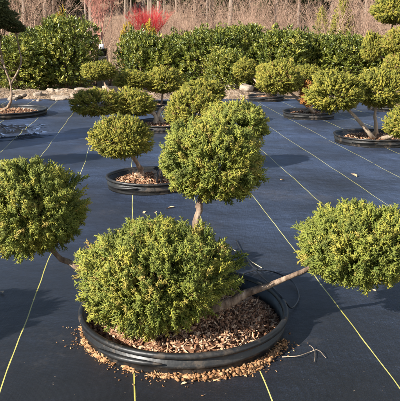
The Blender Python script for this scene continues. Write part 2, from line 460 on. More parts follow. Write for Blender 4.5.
def chip_cloud(mb, P, size, rg, tone=(.2, .95), flat=.3, asp=(.5, 2.0, .35, .9, .12, .5)):
    n = len(P)
    B = np.array([[-1, -1, -1], [1, -1, -1], [1, 1, -1], [-1, 1, -1], [-1, -1, 1], [1, -1, 1], [1, 1, 1], [-1, 1, 1]], float) * .5
    Q = np.array([(0, 3, 2, 1), (4, 5, 6, 7), (0, 1, 5, 4), (1, 2, 6, 5), (2, 3, 7, 6), (3, 0, 4, 7)])
    S = size * np.stack([rg.uniform(asp[0], asp[1], n), rg.uniform(asp[2], asp[3], n), rg.uniform(asp[4], asp[5], n)], 1)
    D = unit(rg.normal(0, flat, (n, 3)) + np.array([0, 0, 1])); fr = rotframes(D, rg)
    W = np.einsum('nvi,nij->nvj', (B[None] * (1 + rg.normal(0, .15, (n, 8, 1)))) * S[:, None, :], fr) + P[:, None, :]
    QQ = (Q[None] + (np.arange(n) * 8)[:, None, None]).reshape(-1, 4)
    mb.add(W.reshape(-1, 3), None, QQ, np.repeat(rg.uniform(*tone, n), 8), .5)

def mulch_mesh(r, z, mound, seed, n=1500, size=.022, cx=0, cy=0, fill=.86):
    rg = np.random.default_rng(seed); mb = MB()
    H = lambda x, y: z + mound * np.exp(-(((x - cx) ** 2 + (y - cy) ** 2) / (r * .55) ** 2)) - .05 * np.clip((np.hypot(x, y) / r - fill + .12) / .12, 0, 1)
    rr = np.linspace(0, r - .03, 16); V = [(0, 0, float(H(0, 0)))]; nseg = 48
    for q in rr[1:]:
        for a in np.linspace(0, 2 * np.pi, nseg, endpoint=False):
            x, y = q * math.cos(a), q * math.sin(a); V.append((x, y, float(H(x, y)) + rg.normal(0, .006)))
    T = [(0, 1 + j, 1 + (j + 1) % nseg) for j in range(nseg)]; Q = []
    for i in range(len(rr) - 2):
        for j in range(nseg):
            a = 1 + i * nseg + j; b = 1 + i * nseg + (j + 1) % nseg; Q.append((a, a + nseg, b + nseg, b))
    mb.add(V, T, Q, .15)
    a = rg.uniform(0, 2 * np.pi, n); q = (r - .05) * np.sqrt(rg.random(n))
    x, y = q * np.cos(a), q * np.sin(a)
    chip_cloud(mb, np.stack([x, y, H(x, y) + rg.uniform(0, size * .5, n)], 1), size, rg, (0.0, 1.0), .6, (.5, 2.3, .2, .75, .06, .28))
    return mb.mesh('bark_mulch', M_MULCH)

# ------------------------------------------------------------------ junipers
FARPADS = [pad_mesh('far_pad', .5, .5, .5, 2900, SPRAY_F, .10, M_JUNF, 900 + i, core=.6, flat=.8) for i in range(5)]
MIDPADS = [pad_mesh('mid_pad', .5, .5, .42, 4300, SPRAY_F, .078, M_JUNF, 950 + i, core=.6, flat=.7) for i in range(3)]

M_SHADEJ = leaf_mat('shade_tinted_juniper_foliage', [(0, (.018, .034, .014)), (.5, (.045, .065, .022)), (1, (.10, .11, .04))], (.12, .13, .045), .4, .6, .2, .15)  # darker foliage colour carries the shade on the left-edge tree's pads
SHADEPADS = [pad_mesh('shade_tinted_pad', .5, .5, .5, 2400, SPRAY_F, .12, M_SHADEJ, 980 + i, core=.6, flat=.7) for i in range(2)]
def limb(parent, name, pts, rad, origin, seed, mat=None, seg=9, n=18, forks=None):
    rg = np.random.default_rng(seed); mb = MB()
    P = spline(np.array(pts) - origin, n); P[1:-1] += rg.normal(0, rad[0] * .12, (n - 2, 3))
    tube(mb, P, rad, seg, .07, rg=rg)
    if forks:
        c, E = forks; c = c - origin
        for k in range(9):
            d = unit(rg.normal(size=3) + np.array([0, 0, .35])); q = c + d * E * .55
            s = P[-3] + rg.normal(0, rad[-1] * .3, 3)
            tube(mb, spline([s, (s + q) / 2 + rg.normal(0, .03, 3), q], 6), [rad[-1] * .6, rad[-1] * .15], 5, rg=rg)
    return link(name, mb.mesh(name, mat or M_BARK, True), parent)

# ---- the large juniper in front
def near_juniper():
    c0 = atz(184.5, 305.5, .125); org = np.array([c0[0], c0[1], 0.])
    r = 104 / F * depth(c0)
    t = thing('potted_juniper', 'large juniper clipped into four pads in the front black pot ringed with spilled mulch', 'juniper', org,
              'potted cloud pruned junipers')
    make_pot(t, r, .125, 5, 96)
    link('bark_mulch', mulch_mesh(r - .01, .078, .06, 31, 6500, .021, .02, -.02), t)
    base = np.array([org[0] + .05, org[1] + .02, .07])
    spec = [  # px, py, Y, width px, height px, sprays
        (156, 276, 3.12, 156, 112, 6200, 0), (212, 162, 3.60, 101, 84, 4400, 1), (233, 124, 4.30, 66, 36, 2600, 4),
        (360, 246, 3.22, 119, 82, 4400, 2), (27, 210, 3.45, 108, 95, 4600, 3)]
    for px, py, Y, w, h, n, k in spec:
        c = aty(px, py, Y); dp = depth(c); rx = w / 2 / F * dp; rz = h / 2 / F * dp
        ry = rx * .95
        sd = math.sin(PITCH + math.atan((py - 200.5) / F)); rz = math.sqrt(max(rz * rz - (ry * sd) ** 2, .01)) / math.sqrt(1 - sd * sd)
        me = pad_mesh('foliage_pad', rx, ry, rz, int(n * 1.3), SPRAY_N, .063, M_JUN, 40 + k, flat=.3 if k != 0 else .1, core=.5, relief=.085, spread=.062, taper=.3 if k == 0 else 0)
        link('foliage_pad', me, t, c - org)
        E = np.array([rx, ry, rz])
        if k == 1:
            limb(t, 'trunk', [base, base + [0, .05, .22], aty(196, 232, 3.50), aty(199, 205, 3.55), c + [0, 0, -.05]],
                 [.036, .030, .021, .018, .014], org, 50, M_BARK, forks=(c, E))
        elif k == 4:
            limb(t, 'branch', [aty(198, 208, 3.55), aty(206, 185, 3.68), aty(220, 155, 3.85), c], [.018, .016, .013, .010], org, 54, forks=(c, E))
        elif k == 0:
            limb(t, 'branch', [base, base + [-.06, -.08, .10], c + [0, 0, -.05]], [.038, .028, .018], org, 51, forks=(c, E))
        elif k == 2:
            limb(t, 'branch', [base + [-.02, 0, -.01], aty(217, 307, 3.14), aty(262, 288, 3.15), aty(310, 268, 3.18), c + [-.1, 0, -.02]],
                 [.032, .030, .016, .013, .010], org, 52, forks=(c, E))
        else:
            limb(t, 'branch', [base + [-.03, .02, 0], aty(120, 300, 3.32), aty(78, 268, 3.38), aty(55, 252, 3.41), c + [.08, 0, -.05]],
                 [.030, .024, .017, .014, .010], org, 53, forks=(c, E))
    # cut stub by the trunk base
    mb = MB(); p = aty(226, 302, 3.15)
    return t, org, r
MAIN, MORG, MR = near_juniper()

# ---- the other potted junipers; pads: (px, py, Y, w, h, kind); paths in pixels at the same Y
def juniper(label, pot, potw, pads, seed, pot_h=.13, mulch=True, bark=None, handle=True, thick=1.0):
    px, py = pot; c0 = atz(px, py, pot_h); org = np.array([c0[0], c0[1], 0.]); r = potw / 2 / F * depth(c0)
    t = thing('potted_juniper', label, 'juniper', org, 'potted cloud pruned junipers')
    make_pot(t, r, pot_h, seed, 48, handle)
    if mulch: link('bark_mulch', mulch_mesh(r - .01, pot_h * .5, .05, seed, 700, .03), t)
    for k, pd in enumerate(pads):
        px, py, Y, w, h, kind = pd[:6]; via = pd[6] if len(pd) > 6 else []
        c = aty(px, py, Y); dp = depth(c); rx = w / 2 / F * dp; rz = h / 2 / F * dp
        lib = {'mid': MIDPADS, 'far': FARPADS, 'dark': SHADEPADS}[kind]
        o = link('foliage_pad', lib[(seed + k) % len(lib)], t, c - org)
        hz = .42 if kind == 'mid' else .5
        o.scale = (rx / .5, rx * .95 / .5, rz / hz); o.rotation_euler = (0, 0, (seed * 1.7 + k * 2.1) % 6.28)
        base = np.array([org[0] + .1 * math.cos(k * 2.3 + seed), org[1] + .1 * math.sin(k * 2.3 + seed), pot_h * .5]) if len(pd) < 8 else aty(*pd[7])
        mid = [aty(*v) for v in via] if via else [base * .3 + (c - [0, 0, rz * 1.2]) * .7]
        E = np.array([rx, rx, rz])
        limb(t, 'trunk' if k == 0 else 'branch', [base] + mid + [c], [v_ * thick for v_ in ([.042, .032, .022, .016] if len(pd) < 8 else [.028, .022, .016, .012])], org, seed * 7 + k, bark, 8, 14, forks=(c, E * .9))
    return t, org

J2, O2 = juniper('juniper with a low yellow-green pad over a black mulch pot at left', (149, 175), 85,
    [(121, 141, 6.45, 68, 52, 'mid', [(140, 168, 6.6)]), (195, 113, 7.3, 62, 50, 'mid', [(172, 150, 7.0)])], 3)
J3, O3 = juniper('juniper with shaded twin pads between the left mulch pot and the hedge', (160, 122), 62,
    [(97, 105, 10.6, 54, 34, 'far', [(150, 112, 11)]), (132, 106, 10.9, 50, 34, 'far', [(152, 110, 11.2)]), (203, 93, 11.6, 50, 28, 'far', [(163, 108, 11.2)])], 4, bark=M_GREYB)
J4, O4 = juniper('low juniper with rounded pads before the hedge, left of the pale boulders', (150, 103), 44,
    [(132, 82, 14.2, 42, 22, 'far'), (164, 83, 14.4, 42, 34, 'far'), (99, 73, 16.2, 38, 24, 'far')], 5)
J5, O5 = juniper('small juniper in a low pot at the far fabric edge by the pale boulders', (266, 95.5), 36,
    [(246, 71, 16.0, 27, 27, 'far', [(262, 88, 15.7)]), (305, 77, 15.6, 42, 24, 'far', [(280, 88, 15.6)])], 6, bark=M_GREYB)
J6, O6 = juniper('juniper with leaning tan trunk and browned patch, middle of the right row', (309, 111), 52,
    [(278, 81, 12.0, 48, 42, 'far', [(312, 110, 12.2), (296, 98, 12.1)]), (322, 88, 12.4, 36, 30, 'far', [(316, 105, 12.3)])], 7, bark=M_GREYB)
J7, O7 = juniper('juniper with two big pads on crossing trunks in the nearest pot of the right row', (374, 134), 78,
    [(334, 96, 9.2, 62, 52, 'far', [(372, 136, 9.3), (352, 114, 9.3)]), (379, 92, 9.5, 52, 50, 'far', [(376, 130, 9.4), (375, 114, 9.45)]),
     (408, 126, 8.4, 50, 44, 'far', [(392, 136, 8.9)])], 8, bark=M_GREYB)
# browned patch on the middle tree
dp = pad_mesh('dead_foliage', .17, .15, .24, 420, SPRAY_F, .09, M_DEAD, 77)
link('dead_foliage', dp, J6, aty(309, 95, 11.9) - O6)
# tall pom-pom tree at the right edge
J8, O8 = juniper('tall tiered pom-pom juniper at the right edge in front of the laurels', (394, 104), 54,
    [(394, 13, 14.6, 42, 36, 'far', [(393, 80, 14.6), (391, 40, 14.6)]), (396, 45, 14.2, 32, 32, 'far', [(396, 70, 14.5)]),
     (398, 68, 14.0, 34, 34, 'far', [(398, 80, 14.2)]), (372, 50, 15.0, 22, 36, 'far', [(388, 66, 14.8)])], 9)
# tiered tree at the left edge, its shade put into the pad colour, with a bare forked trunk
J9, O9 = juniper('shade-darkened tiered juniper with a bare forked pale trunk in the pot at the left edge', (4, 109), 84,
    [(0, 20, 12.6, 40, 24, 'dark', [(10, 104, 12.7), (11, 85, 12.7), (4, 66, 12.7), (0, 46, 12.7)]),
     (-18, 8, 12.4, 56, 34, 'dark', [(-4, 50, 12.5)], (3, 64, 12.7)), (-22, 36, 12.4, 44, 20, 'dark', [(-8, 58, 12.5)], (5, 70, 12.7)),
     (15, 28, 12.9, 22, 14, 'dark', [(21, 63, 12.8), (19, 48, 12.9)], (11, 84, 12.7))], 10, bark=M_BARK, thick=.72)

# neighbours just outside the left edge, whose shadows reach into the picture
def copy_deep(o, loc, rz, sc, label):
    c = o.copy(); COL.objects.link(c); c.location = loc; c.rotation_euler = (0, 0, rz); c.scale = (sc,) * 3; c['label'] = label
    def rec(src, dst):
        for ch in list(src.children):
            d = ch.copy(); COL.objects.link(d); d.parent = dst; rec(ch, d)
    rec(o, c)
copy_deep(J8, (-4.5, 8.3, 0), 2.2, 1.25, 'tall tiered juniper beyond the left edge, the farther of two')
copy_deep(J8, (-3.9, 5.9, 0), .6, .8, 'tiered juniper beyond the left edge, the nearer of two')
copy_deep(J2, (-2.7, 2.5, 0), 2.6, 1.15, 'low juniper in a mulch pot beyond the left edge')

# ------------------------------------------------------------------ laurel shrubs
def laurel_mesh(seed, n=1750):
    rg = np.random.default_rng(seed); mb = MB()
    D = unit(rg.normal(size=(n, 3))); D[:, 2] = np.abs(D[:, 2]) * np.where(rg.random(n) < .35, -1, 1)
    D = D / (np.abs(D) ** 3.2).sum(1, keepdims=True) ** (1 / 3.2) * .93
    rad = 1 + lump(D, rg, 12, .20) + .16 * (rg.random(n) < .07) - .55 * rg.random(n) ** 1.8 + rg.normal(0, .05, n)
    P = D * np.array([.86, .80, .98]) * rad[:, None] + np.array([0, 0, 1.0]); P[:, 2] = np.maximum(P[:, 2], .1 + .3 * rg.random(n))
    dirs = unit(D * .7 + np.array([0, 0, .65]) + rg.normal(0, .42, (n, 3)))
    tone = np.clip(.50 + rg.normal(0, .2, n) + .8 * lump(D, rg, 5, .12), 0, 1)
    scatter(mb, SHOOTS, P, dirs, .075 + .11 * rg.random(n) ** 1.4, tone, rg)
    return mb.mesh('laurel_crown', M_LAU)
LAUR = [laurel_mesh(600 + i) for i in range(5)]
def stems_mesh(seed):
    rg = np.random.default_rng(seed); mb = MB()
    for k in range(7):
        a = rg.uniform(0, 6.28); q = np.array([math.cos(a) * .6, math.sin(a) * .6, rg.uniform(1.0, 1.6)])
        tube(mb, spline([[math.cos(a) * .08, math.sin(a) * .08, 0], q * .5 + [0, 0, .1], q], 7), [.025, .008], 6)
    return mb.mesh('stem', M_BARK, True)
STEMS = [stems_mesh(650 + i) for i in range(2)]
laurels = [  # px, Y, width px, top y, label
    (14, 18.6, 70, 36, 'laurel shrub at the far left behind the shade-darkened tiered juniper'),
    (46, 19.6, 66, 26, 'laurel shrub half hidden between the two leftmost laurels'),
    (66, 19.0, 58, 20, 'tallest broad laurel shrub left of the coral-twigged tree'),
    (140, 19.2, 42, 30, 'laurel shrub right of the coral-twigged tree'),
    (168, 19.4, 58, 33, 'laurel shrub in front of the scarlet-twigged tree'),
    (205, 18.9, 60, 29, 'laurel shrub behind the centre juniper pads'),
    (226, 18.0, 44, 48, 'low dark laurel shrub behind the pale boulders'),
    (243, 19.5, 58, 28, 'laurel shrub behind the small far juniper'),
    (281, 19.0, 60, 29, 'laurel shrub behind the juniper with the leaning trunk'),
    (318, 19.5, 60, 32, 'laurel shrub left of the golden conifer'),
    (350, 19.0, 56, 36, 'laurel shrub below the golden conifer'),
    (384, 19.3, 60, 36, 'laurel shrub behind the tall pom-pom juniper'),
]
for i, (px, Y, w, top, lab) in enumerate(laurels):
    dp = depth(np.array([0, Y, 1.0])); x = (px - 200) / F * dp; H = aty(px, top, Y)[2]
    t = thing('laurel_shrub', lab, 'shrub', (x, Y, 0), 'laurel shrubs along the far edge')
    s = w / F * dp / 1.72; sz = H / 2.06
    for nm, me in (('crown', LAUR[i % 5]), ('stem', STEMS[i % 2])):
        o = link(nm, me, t); o.scale = (s, s * .9, sz); o.rotation_euler = (0, 0, i * 1.9)

# ------------------------------------------------------------------ bare twiggy trees
def twiggy(mb, rg, height, stems, spread, levels, r0, droop=0.0, dens=4):
    def grow(p, d, L, r, lev):
        n = 5; P = [p]; q = p.copy(); dd = d.copy()
        for i in range(n):
            dd = unit(dd + rg.normal(0, .09, 3) + np.array([0, 0, .05 - droop * (lev > 0) * .25])); q = q + dd * L / n; P.append(q)
        tube(mb, np.array(P), [r, r * .45], 4 if lev else 6, tone=float(rg.uniform(.2, .8)), cap=False, rg=rg)
        if lev >= levels: return
        for k in range(dens):
            i = rg.integers(1 if lev else 2, n + 1); s = rg.normal(0, 1, 3); s[2] = abs(s[2]) * .4
            grow(P[i], unit(dd * .9 + unit(s) * rg.uniform(.4, .8)), L * rg.uniform(.4, .62), r * .45, lev + 1)
    for k in range(stems):
        a = rg.uniform(0, 6.28); e = rg.uniform(0, spread)
        grow(np.array([.05 * math.cos(a), .05 * math.sin(a), 0]), unit(np.array([e * math.cos(a), e * math.sin(a), 1])), height * rg.uniform(.7, 1), r0, 0)

def tree_mesh(name, mat, seed, *a, **k):
    mb = MB(); twiggy(mb, np.random.default_rng(seed), *a, **k); return mb.mesh(name, mat, True)
# pinkish saplings massed behind the hedge
SAP = [tree_mesh('sapling', M_TWIGP, 700 + i, 3.0, 6, .22, 2, .016, dens=5) for i in range(4)]
BIR = [tree_mesh('birch', M_TWIGP, 720 + i, 3.6, 7, .30, 2, .017, .35, dens=6) for i in range(3)]
rg = np.random.default_rng(21)
for i in range(84):
    px = rg.uniform(178, 408); Y = rg.uniform(22, 33); dp = Y; x = (px - 200) / F * Y * 1.03
    o = link('bare_sapling', SAP[i % 4], None, (x, Y, float(gz(x, Y)))); o.rotation_euler = (0, 0, rg.uniform(0, 6.28)); s = rg.uniform(.5, .85); o.scale = (s * 1.2, s * 1.2, s)
    tag(o, 'thin bare pinkish sapling in the dense row behind the laurel hedge', 'sapling', 'bare saplings behind the hedge')
for i in range(34):
    px = rg.uniform(56, 190); Y = rg.uniform(31, 44); x = (px - 200) / F * Y * 1.03
    o = link('bare_sapling', SAP[i % 4], None, (x, Y, float(gz(x, Y)) - .05)); o.rotation_euler = (0, 0, rg.uniform(0, 6.28)); s = rg.uniform(.5, .8); o.scale = (s * 1.3, s * 1.3, s)
    tag(o, 'thin bare sapling in the brush below the far woods behind the scarlet tree', 'sapling', 'bare saplings below the far woods')
for i, px in enumerate((4, 18, 27, 36, 44, 52)):
    Y = 22.5 + (i % 3) * 1.1; x = (px - 200) / F * Y * 1.03
    o = link('bare_birch', BIR[i % 3], None, (x, Y, 0)); o.rotation_euler = (0, 0, i * 1.3)
    tag(o, 'pale bare birch clump with hanging twigs behind the left laurels', 'birch', 'bare birches behind the left laurels')
# coral-twigged tree in a white pot in the gap of the hedge
Y = 21.0; p = atz(106, 58, .0); x = (107 - 200) / F * Y * 1.03
t = thing('coral_bark_tree', 'bare coral-twigged tree with pale trunk standing in the gap of the hedge', 'tree', (x, Y, 0))
mb = MB(); tube(mb, spline([[0, 0, 1.1], [.02, 0, 1.35], [-.02, 0, 1.75]], 10), [.05, .04, .03], 8); link('trunk', mb.mesh('trunk', M_PALE, True), t)
mb = MB(); g2 = np.random.default_rng(31)
for k in range(1): twiggy(mb, g2, 1.5, 14, .5, 3, .010, dens=5)
o = link('crown', mb.mesh('crown', M_TWIGC, True), t, (-.02, 0, 1.45))
mb = MB(); lathe(mb, [(0.0, 0), (.15, 0), (.18, .20), (.195, .20), (.195, .235), (.17, .235), (.16, .19), (0, .19)], 24)
po = link('pot', mb.mesh('pot', M_TUBE, True), t, (0, 0, .93))
mb = MB(); tube(mb, np.array([[0, 0, 0], [0, .0, .08], [0, 0, .16]]), [.085, .08, .075], 12); link('trunk_guard', mb.mesh('trunk_guard', M_WHITE, True), t, (0, 0, 1.14))
mb = MB(); bw = .17
V = [(sx_ * bw * k, sy_ * bw * k, z) for z, k in ((0, 1), (.90, 1), (.93, .96)) for sx_, sy_ in ((-1, -1), (1, -1), (1, 1), (-1, 1))]
mb.add(V, None, [(0, 1, 5, 4), (1, 2, 6, 5), (2, 3, 7, 6), (3, 0, 4, 7), (4, 5, 9, 8), (5, 6, 10, 9), (6, 7, 11, 10), (7, 4, 8, 11), (8, 9, 10, 11)])
tag(link('stone_block', mb.mesh('stone_block', M_ROCK), None, (x, Y, 0)), 'pale stone block under the potted coral-twigged tree in the hedge gap', 'block')
# scarlet tree
Y = 22.0; x = (152 - 200) / F * Y * 1.03
t = thing('scarlet_twig_tree', 'bright scarlet bare-twigged tree rising behind the laurel hedge', 'tree', (x, Y, 0))
mb = MB(); tube(mb, spline([[0, 0, 0], [.02, 0, .7], [0, 0, 1.5]], 8), [.05, .035], 8); link('trunk', mb.mesh('trunk', M_TWIGR, True), t)
mb = MB(); g2 = np.random.default_rng(33); twiggy(mb, g2, .74, 30, 1.2, 3, .009, dens=6)
link('crown', mb.mesh('crown', M_TWIGR, True), t, (0, 0, 1.42))

# small yellow-leaved shrubs and golden conifers
def tuftball(name, rx, rz, n, L, mat, seed, cone_=False):
    rg = np.random.default_rng(seed); mb = MB(); D = unit(rg.normal(size=(n, 3)))
    P = D * np.array([rx, rx, rz]) * (1 - .6 * rg.random(n) ** 2)[:, None] * (1 + lump(D, rg, 6, .15))[:, None]
    if cone_:
        h = (P[:, 2] / rz + 1) / 2; k = np.clip(1.35 * (1 - h), .08, 1.2); P[:, 0] *= k; P[:, 1] *= k
    P[:, 2] += rz
    scatter(mb, SPRAY_F, P, unit(D + [0, 0, .5] + rg.normal(0, .3, (n, 3))), L * rg.uniform(.6, 1.3, n), np.clip(.5 + rg.normal(0, .2, n), 0, 1), rg)
    return mb.mesh(name, mat)
for px, Y, top, lab in ((62, 23.0, 12, 'small yellow-leaved shrub above the left laurels'), (128, 24.0, 25, 'small yellow-leaved shrub beside the scarlet tree'),
                        (149, 21.0, 28, 'small yellow-leaved shrub in front of the scarlet tree')):
    c = aty(px, top, Y); o = link('yellow_shrub', tuftball('yellow_shrub', .26, c[2] / 2, 500, .16, M_YEL, int(px)), None, (c[0], Y, 0))
    tag(o, lab, 'shrub')
for px, Y, top, w, lab in ((344, 24.0, -2, 28, 'golden green conifer poking above the hedge near the pom-pom juniper'),
                        (322, 27.0, 12, 20, 'smaller golden conifer among the bare saplings')):
    c = aty(px, top, Y); t = thing('golden_conifer', lab, 'conifer', (c[0], Y, 0))
    link('crown', tuftball('crown', w / 2 / F * Y * 1.25, c[2] / 2, 2200, .22, M_YCON, int(px), True), t)
    mb = MB(); tube(mb, np.array([[0, 0, 0], [0, 0, c[2] * .8]]), [.06, .015], 7); link('trunk', mb.mesh('trunk', M_BARK, True), t)

# ------------------------------------------------------------------ woods on the bank
def wood_tree(seed):
    rg = np.random.default_rng(seed); h = 13.0; mb = MB()
    P = spline([[0, 0, -.2], rg.normal(0, .12, 3) * [1, 1, 0] + [0, 0, h * .35], rg.normal(0, .3, 3) * [1, 1, 0] + [0, 0, h * .7], rg.normal(0, .4, 3) * [1, 1, 0] + [0, 0, h]], 14)
    tube(mb, P, [.11, .08, .05, .02], 8, .05, tone=float(rg.uniform(.1, .9)), rg=rg)
    tr = mb.mesh('trunk', M_TRUNK, True); mb = MB()
    for k in range(26):
        i = rg.integers(3, 13); a = rg.uniform(0, 6.28); L = rg.uniform(1.0, 2.8) * (1.2 - i / 16)
        d = np.array([math.cos(a), math.sin(a), .55]); p = P[i]; e = p + d * L
        tube(mb, spline([p, (p + e) / 2 + rg.normal(0, .12, 3), e], 5), [.045, .012], 4, cap=False, tone=.5, rg=rg)
        for j in range(5):
            s = p + d * L * rg.uniform(.3, 1); e2 = s + unit(d + rg.normal(0, .6, 3)) * rg.uniform(.4, 1.0)
            tube(mb, np.array([s, (s + e2) / 2, e2]), [.015, .005], 3, cap=False, tone=.5, rg=rg)
    return tr, mb.mesh('crown', M_TRUNK, True)
WT = [wood_tree(800 + i) for i in range(6)]
rg = np.random.default_rng(5)
for i in range(210):
    Y = rg.uniform(46, 108); px = rg.uniform(-40, 440); x = (px - 200) / F * Y * 1.03
    t = thing('woodland_tree', 'bare brown tree trunk in the woods on the far bank', 'tree', (x, Y, float(gz(x, Y))), 'bare trees in the far woods')
    for nm, me in zip(('trunk', 'crown'), WT[i % 6]):
        o = link(nm, me, t); o.rotation_euler = (0, 0, rg.uniform(0, 6.28)); s = rg.uniform(.8, 1.5); o.scale = (s * rg.uniform(.7, 1.5), s, 1)
def pine(seed):
    rg = np.random.default_rng(seed); mb = MB(); n = 2600
    h = rg.random(n) ** .8; a = rg.uniform(0, 6.28, n); q = (1 - h) * 2.0 * np.sqrt(rg.uniform(.25, 1, n)) * (1 + .25 * np.sin(h * 40)) + .08
    P = np.stack([q * np.cos(a), q * np.sin(a), .4 + h * 7.5], 1); D = np.stack([np.cos(a), np.sin(a), np.full(n, .1)], 1)
    scatter(mb, SPRAY_F, P, D + rg.normal(0, .3, (n, 3)), rg.uniform(.3, .6, n), np.clip(rg.normal(.5, .2, n), 0, 1), rg)
    return mb.mesh('crown', M_PINE)
PN = [pine(850 + i) for i in range(3)]
mb = MB(); tube(mb, np.array([[0, 0, -.2], [0, 0, 4], [0, 0, 7.6]]), [.16, .1, .03], 7); PT = mb.mesh('trunk', M_TRUNK, True)
for i, (px, Y) in enumerate(((60, 60), (40, 58), (72, 62), (118, 66), (135, 72), (176, 64), (196, 70), (228, 60), (236, 74), (276, 56), (262, 70), (298, 62), (316, 76), (350, 66), (374, 60), (392, 72), (90, 84), (156, 86), (212, 88), (330, 90), (245, 80), (290, 84), (186, 78), (360, 82), (20, 74), (104, 90), (268, 92), (220, 96), (310, 98), (145, 98))):
    x = (px - 200) / F * Y * 1.03
    t = thing('evergreen_tree', 'dark evergreen among the bare trunks of the far woods', 'tree', (x, Y, float(gz(x, Y))), 'evergreens in the far woods')
    o = link('crown', PN[i % 3], t); link('trunk', PT, t); o.rotation_euler = (0, 0, i * 1.1)
# dry grass on the bank and behind the hedge (uncountable)
rg = np.random.default_rng(9); n = 26000; mb = MB()
BL = [(np.array([[-.03, 0, 0], [.03, 0, 0], [.1 * k - .1, .03, 1.]]), np.array([(0, 1, 2)]), np.array([0, 0, 1.])) for k in range(3)]
gy = 20.8 + 34 * rg.random(n) ** 1.3; gx = (rg.uniform(-40, 440, n) - 200) / F * gy * 1.03
scatter(mb, BL, np.stack([gx, gy, gz(gx, gy)], 1), np.array([0, 0, 1.]) + rg.normal(0, .22, (n, 3)), rg.uniform(.3, .85, n), rg.random(n), rg)
tag(link('dry_grass', mb.mesh('dry_grass', M_GRASS)), 'tall dry tan grass on the ground behind the hedge', 'grass', None, 'stuff')

mb = MB(); rg = np.random.default_rng(4)
xs = np.linspace(-6.5, 2.4, 120); ys = np.linspace(16.25, 18.0, 30); PH = rg.uniform(0, 6.28, 8); WW = rg.normal(size=(8, 2)) * 3.5
def sz(X, Y):
    e = np.clip((Y - 16.25) / .4, 0, 1) * np.clip((18.0 - Y) / .5, 0, 1) * np.clip((2.4 - X) / .5, 0, 1)
    return -.01 + e * (.11 + .07 * sum(np.sin(WW[k, 0] * X + WW[k, 1] * Y + PH[k]) for k in range(8)) / 2.2)
V, Q = grid(xs, ys, sz); V[:, 1] += .15 * np.sin(V[:, 0] * 2.3) + .08 * np.sin(V[:, 0] * 6.1); mb.add(V, None, Q)
M_SAND = solid_mat('sandy_soil', [(.28, (.10, .066, .042)), (.48, (.25, .175, .115)), (.7, (.44, .34, .25))], 7, .95, .1, 1.0, 14, None, False, 8, .12)
o = link('sand_bank', mb.mesh('sand_bank', M_SAND, True)); o['kind'] = 'structure'

# ------------------------------------------------------------------ rocks along the edge of the fabric
def rock_mesh(seed):
    rg = np.random.default_rng(seed); nu, nv = 14, 9; V = []
    W = rg.normal(size=(6, 3)) * 2.2; ph = rg.uniform(0, 6.28, 6)
    for j in range(nv):
        th = np.pi * j / (nv - 1)
        for i in range(nu):
            a = 2 * np.pi * i / nu; d = np.array([math.sin(th) * math.cos(a), math.sin(th) * math.sin(a), math.cos(th)])
            k = 1 + .09 * np.sum(np.sin(W @ d + ph)); d = np.sign(d) * np.abs(d) ** .62; V.append(d * k * [.5, .42, .32])
    Q = [(j * nu + i, (j + 1) * nu + i, (j + 1) * nu + (i + 1) % nu, j * nu + (i + 1) % nu) for j in range(nv - 1) for i in range(nu)]
    mb = MB(); mb.add(V, None, Q); return mb.mesh('rock', M_ROCK)
RK = [rock_mesh(400 + i) for i in range(5)]
rg = np.random.default_rng(12)
rocks = [(231, 94, 20, .95, 'largest pale boulder at the fabric edge right of the centre pads'), (246, 95, 15, .85, 'low tan boulder between the largest boulder and the small far pot'),
         (252, 96, 8, .7, 'small tan rock touching the small far pot'), (112, 97, 15, .8, 'broad tan rock at the right end of the sandy strip')]
for k in range(60): rocks.append((rg.uniform(12, 124), rg.uniform(93.5, 101.5), rg.uniform(2.5, 6) + 7 * rg.random() ** 3, rg.uniform(.5, .95), None))
for i, (px, py, w, hh, lab) in enumerate(rocks):
    p = atz(px, py); s = w / F * depth(p)
    o = link('rock', RK[i % 5], None, (p[0], p[1], s * .2 * hh + max(0, float(sz(p[0], p[1]))) * .7)); o.scale = (s, s * rg.uniform(.7, 1), s * hh); o.rotation_euler = (rg.uniform(-.2, .2), rg.uniform(-.2, .2), rg.uniform(0, 6.28))
    tag(o, lab or 'small tan rock on the sandy strip below the left laurels', 'rock', 'pale rocks along the fabric edge')

# ------------------------------------------------------------------ small things on the fabric
# spilled mulch round the front of the big pot
rg = np.random.default_rng(61); mb = MB(); n = 1500
a = R(-178) + (R(-22) - R(-178)) * rg.random(n)
w = .003 + .006 * (1 + np.sin(a * 13)) * (a > R(-150)) + .06 * np.exp(-((a - R(-62)) / .42) ** 2) * (1 + .3 * np.sin(a * 17))
d = rg.random(n) ** 1.3 * w
keep = (np.sin(a * 7.3 + 1) + .7 * np.sin(a * 17.7) + 1.2 * (a > R(-95)) > -.35) | (rg.random(n) < .12); a = a[keep]; d = d[keep]; n = len(a)
P = np.stack([MORG[0] + (MR + d - .016) * np.cos(a), MORG[1] + (MR + d - .016) * np.sin(a), .012 + .024 * (1 - d / .11) * rg.random(n)], 1)
P[:, 2] *= .7; chip_cloud(mb, P[::2], .019, rg, (.0, .95), .3, (.8, 3.0, .15, .5, .06, .25)); chip_cloud(mb, P[1::2], .008, rg, (.1, .95), .5)
a3 = R(-62) + R(16) * rg.normal(size=170); d3 = .05 * rg.random(170) - .01     # broken clods front right
P3 = np.stack([MORG[0] + (MR + d3) * np.cos(a3), MORG[1] + (MR + d3) * np.sin(a3), .016 + .016 * rg.random(170)], 1)
chip_cloud(mb, P3[:120], .008, rg, (.0, .8), 1.2, (.6, 1.6, .6, 1.3, .5, 1.1)); chip_cloud(mb, P3[120:], .015, rg, (.1, .7), 1.2, (.6, 1.4, .6, 1.2, .4, .9))
AA = np.linspace(R(-176), R(-28), 260); rows = []
WA = .007 + .006 * (np.sin(AA * 13) + np.sin(AA * 29 + 1)) * .5 + .045 * np.exp(-((AA - R(-62)) / .40) ** 2) + .006 * np.sin(AA * 61)
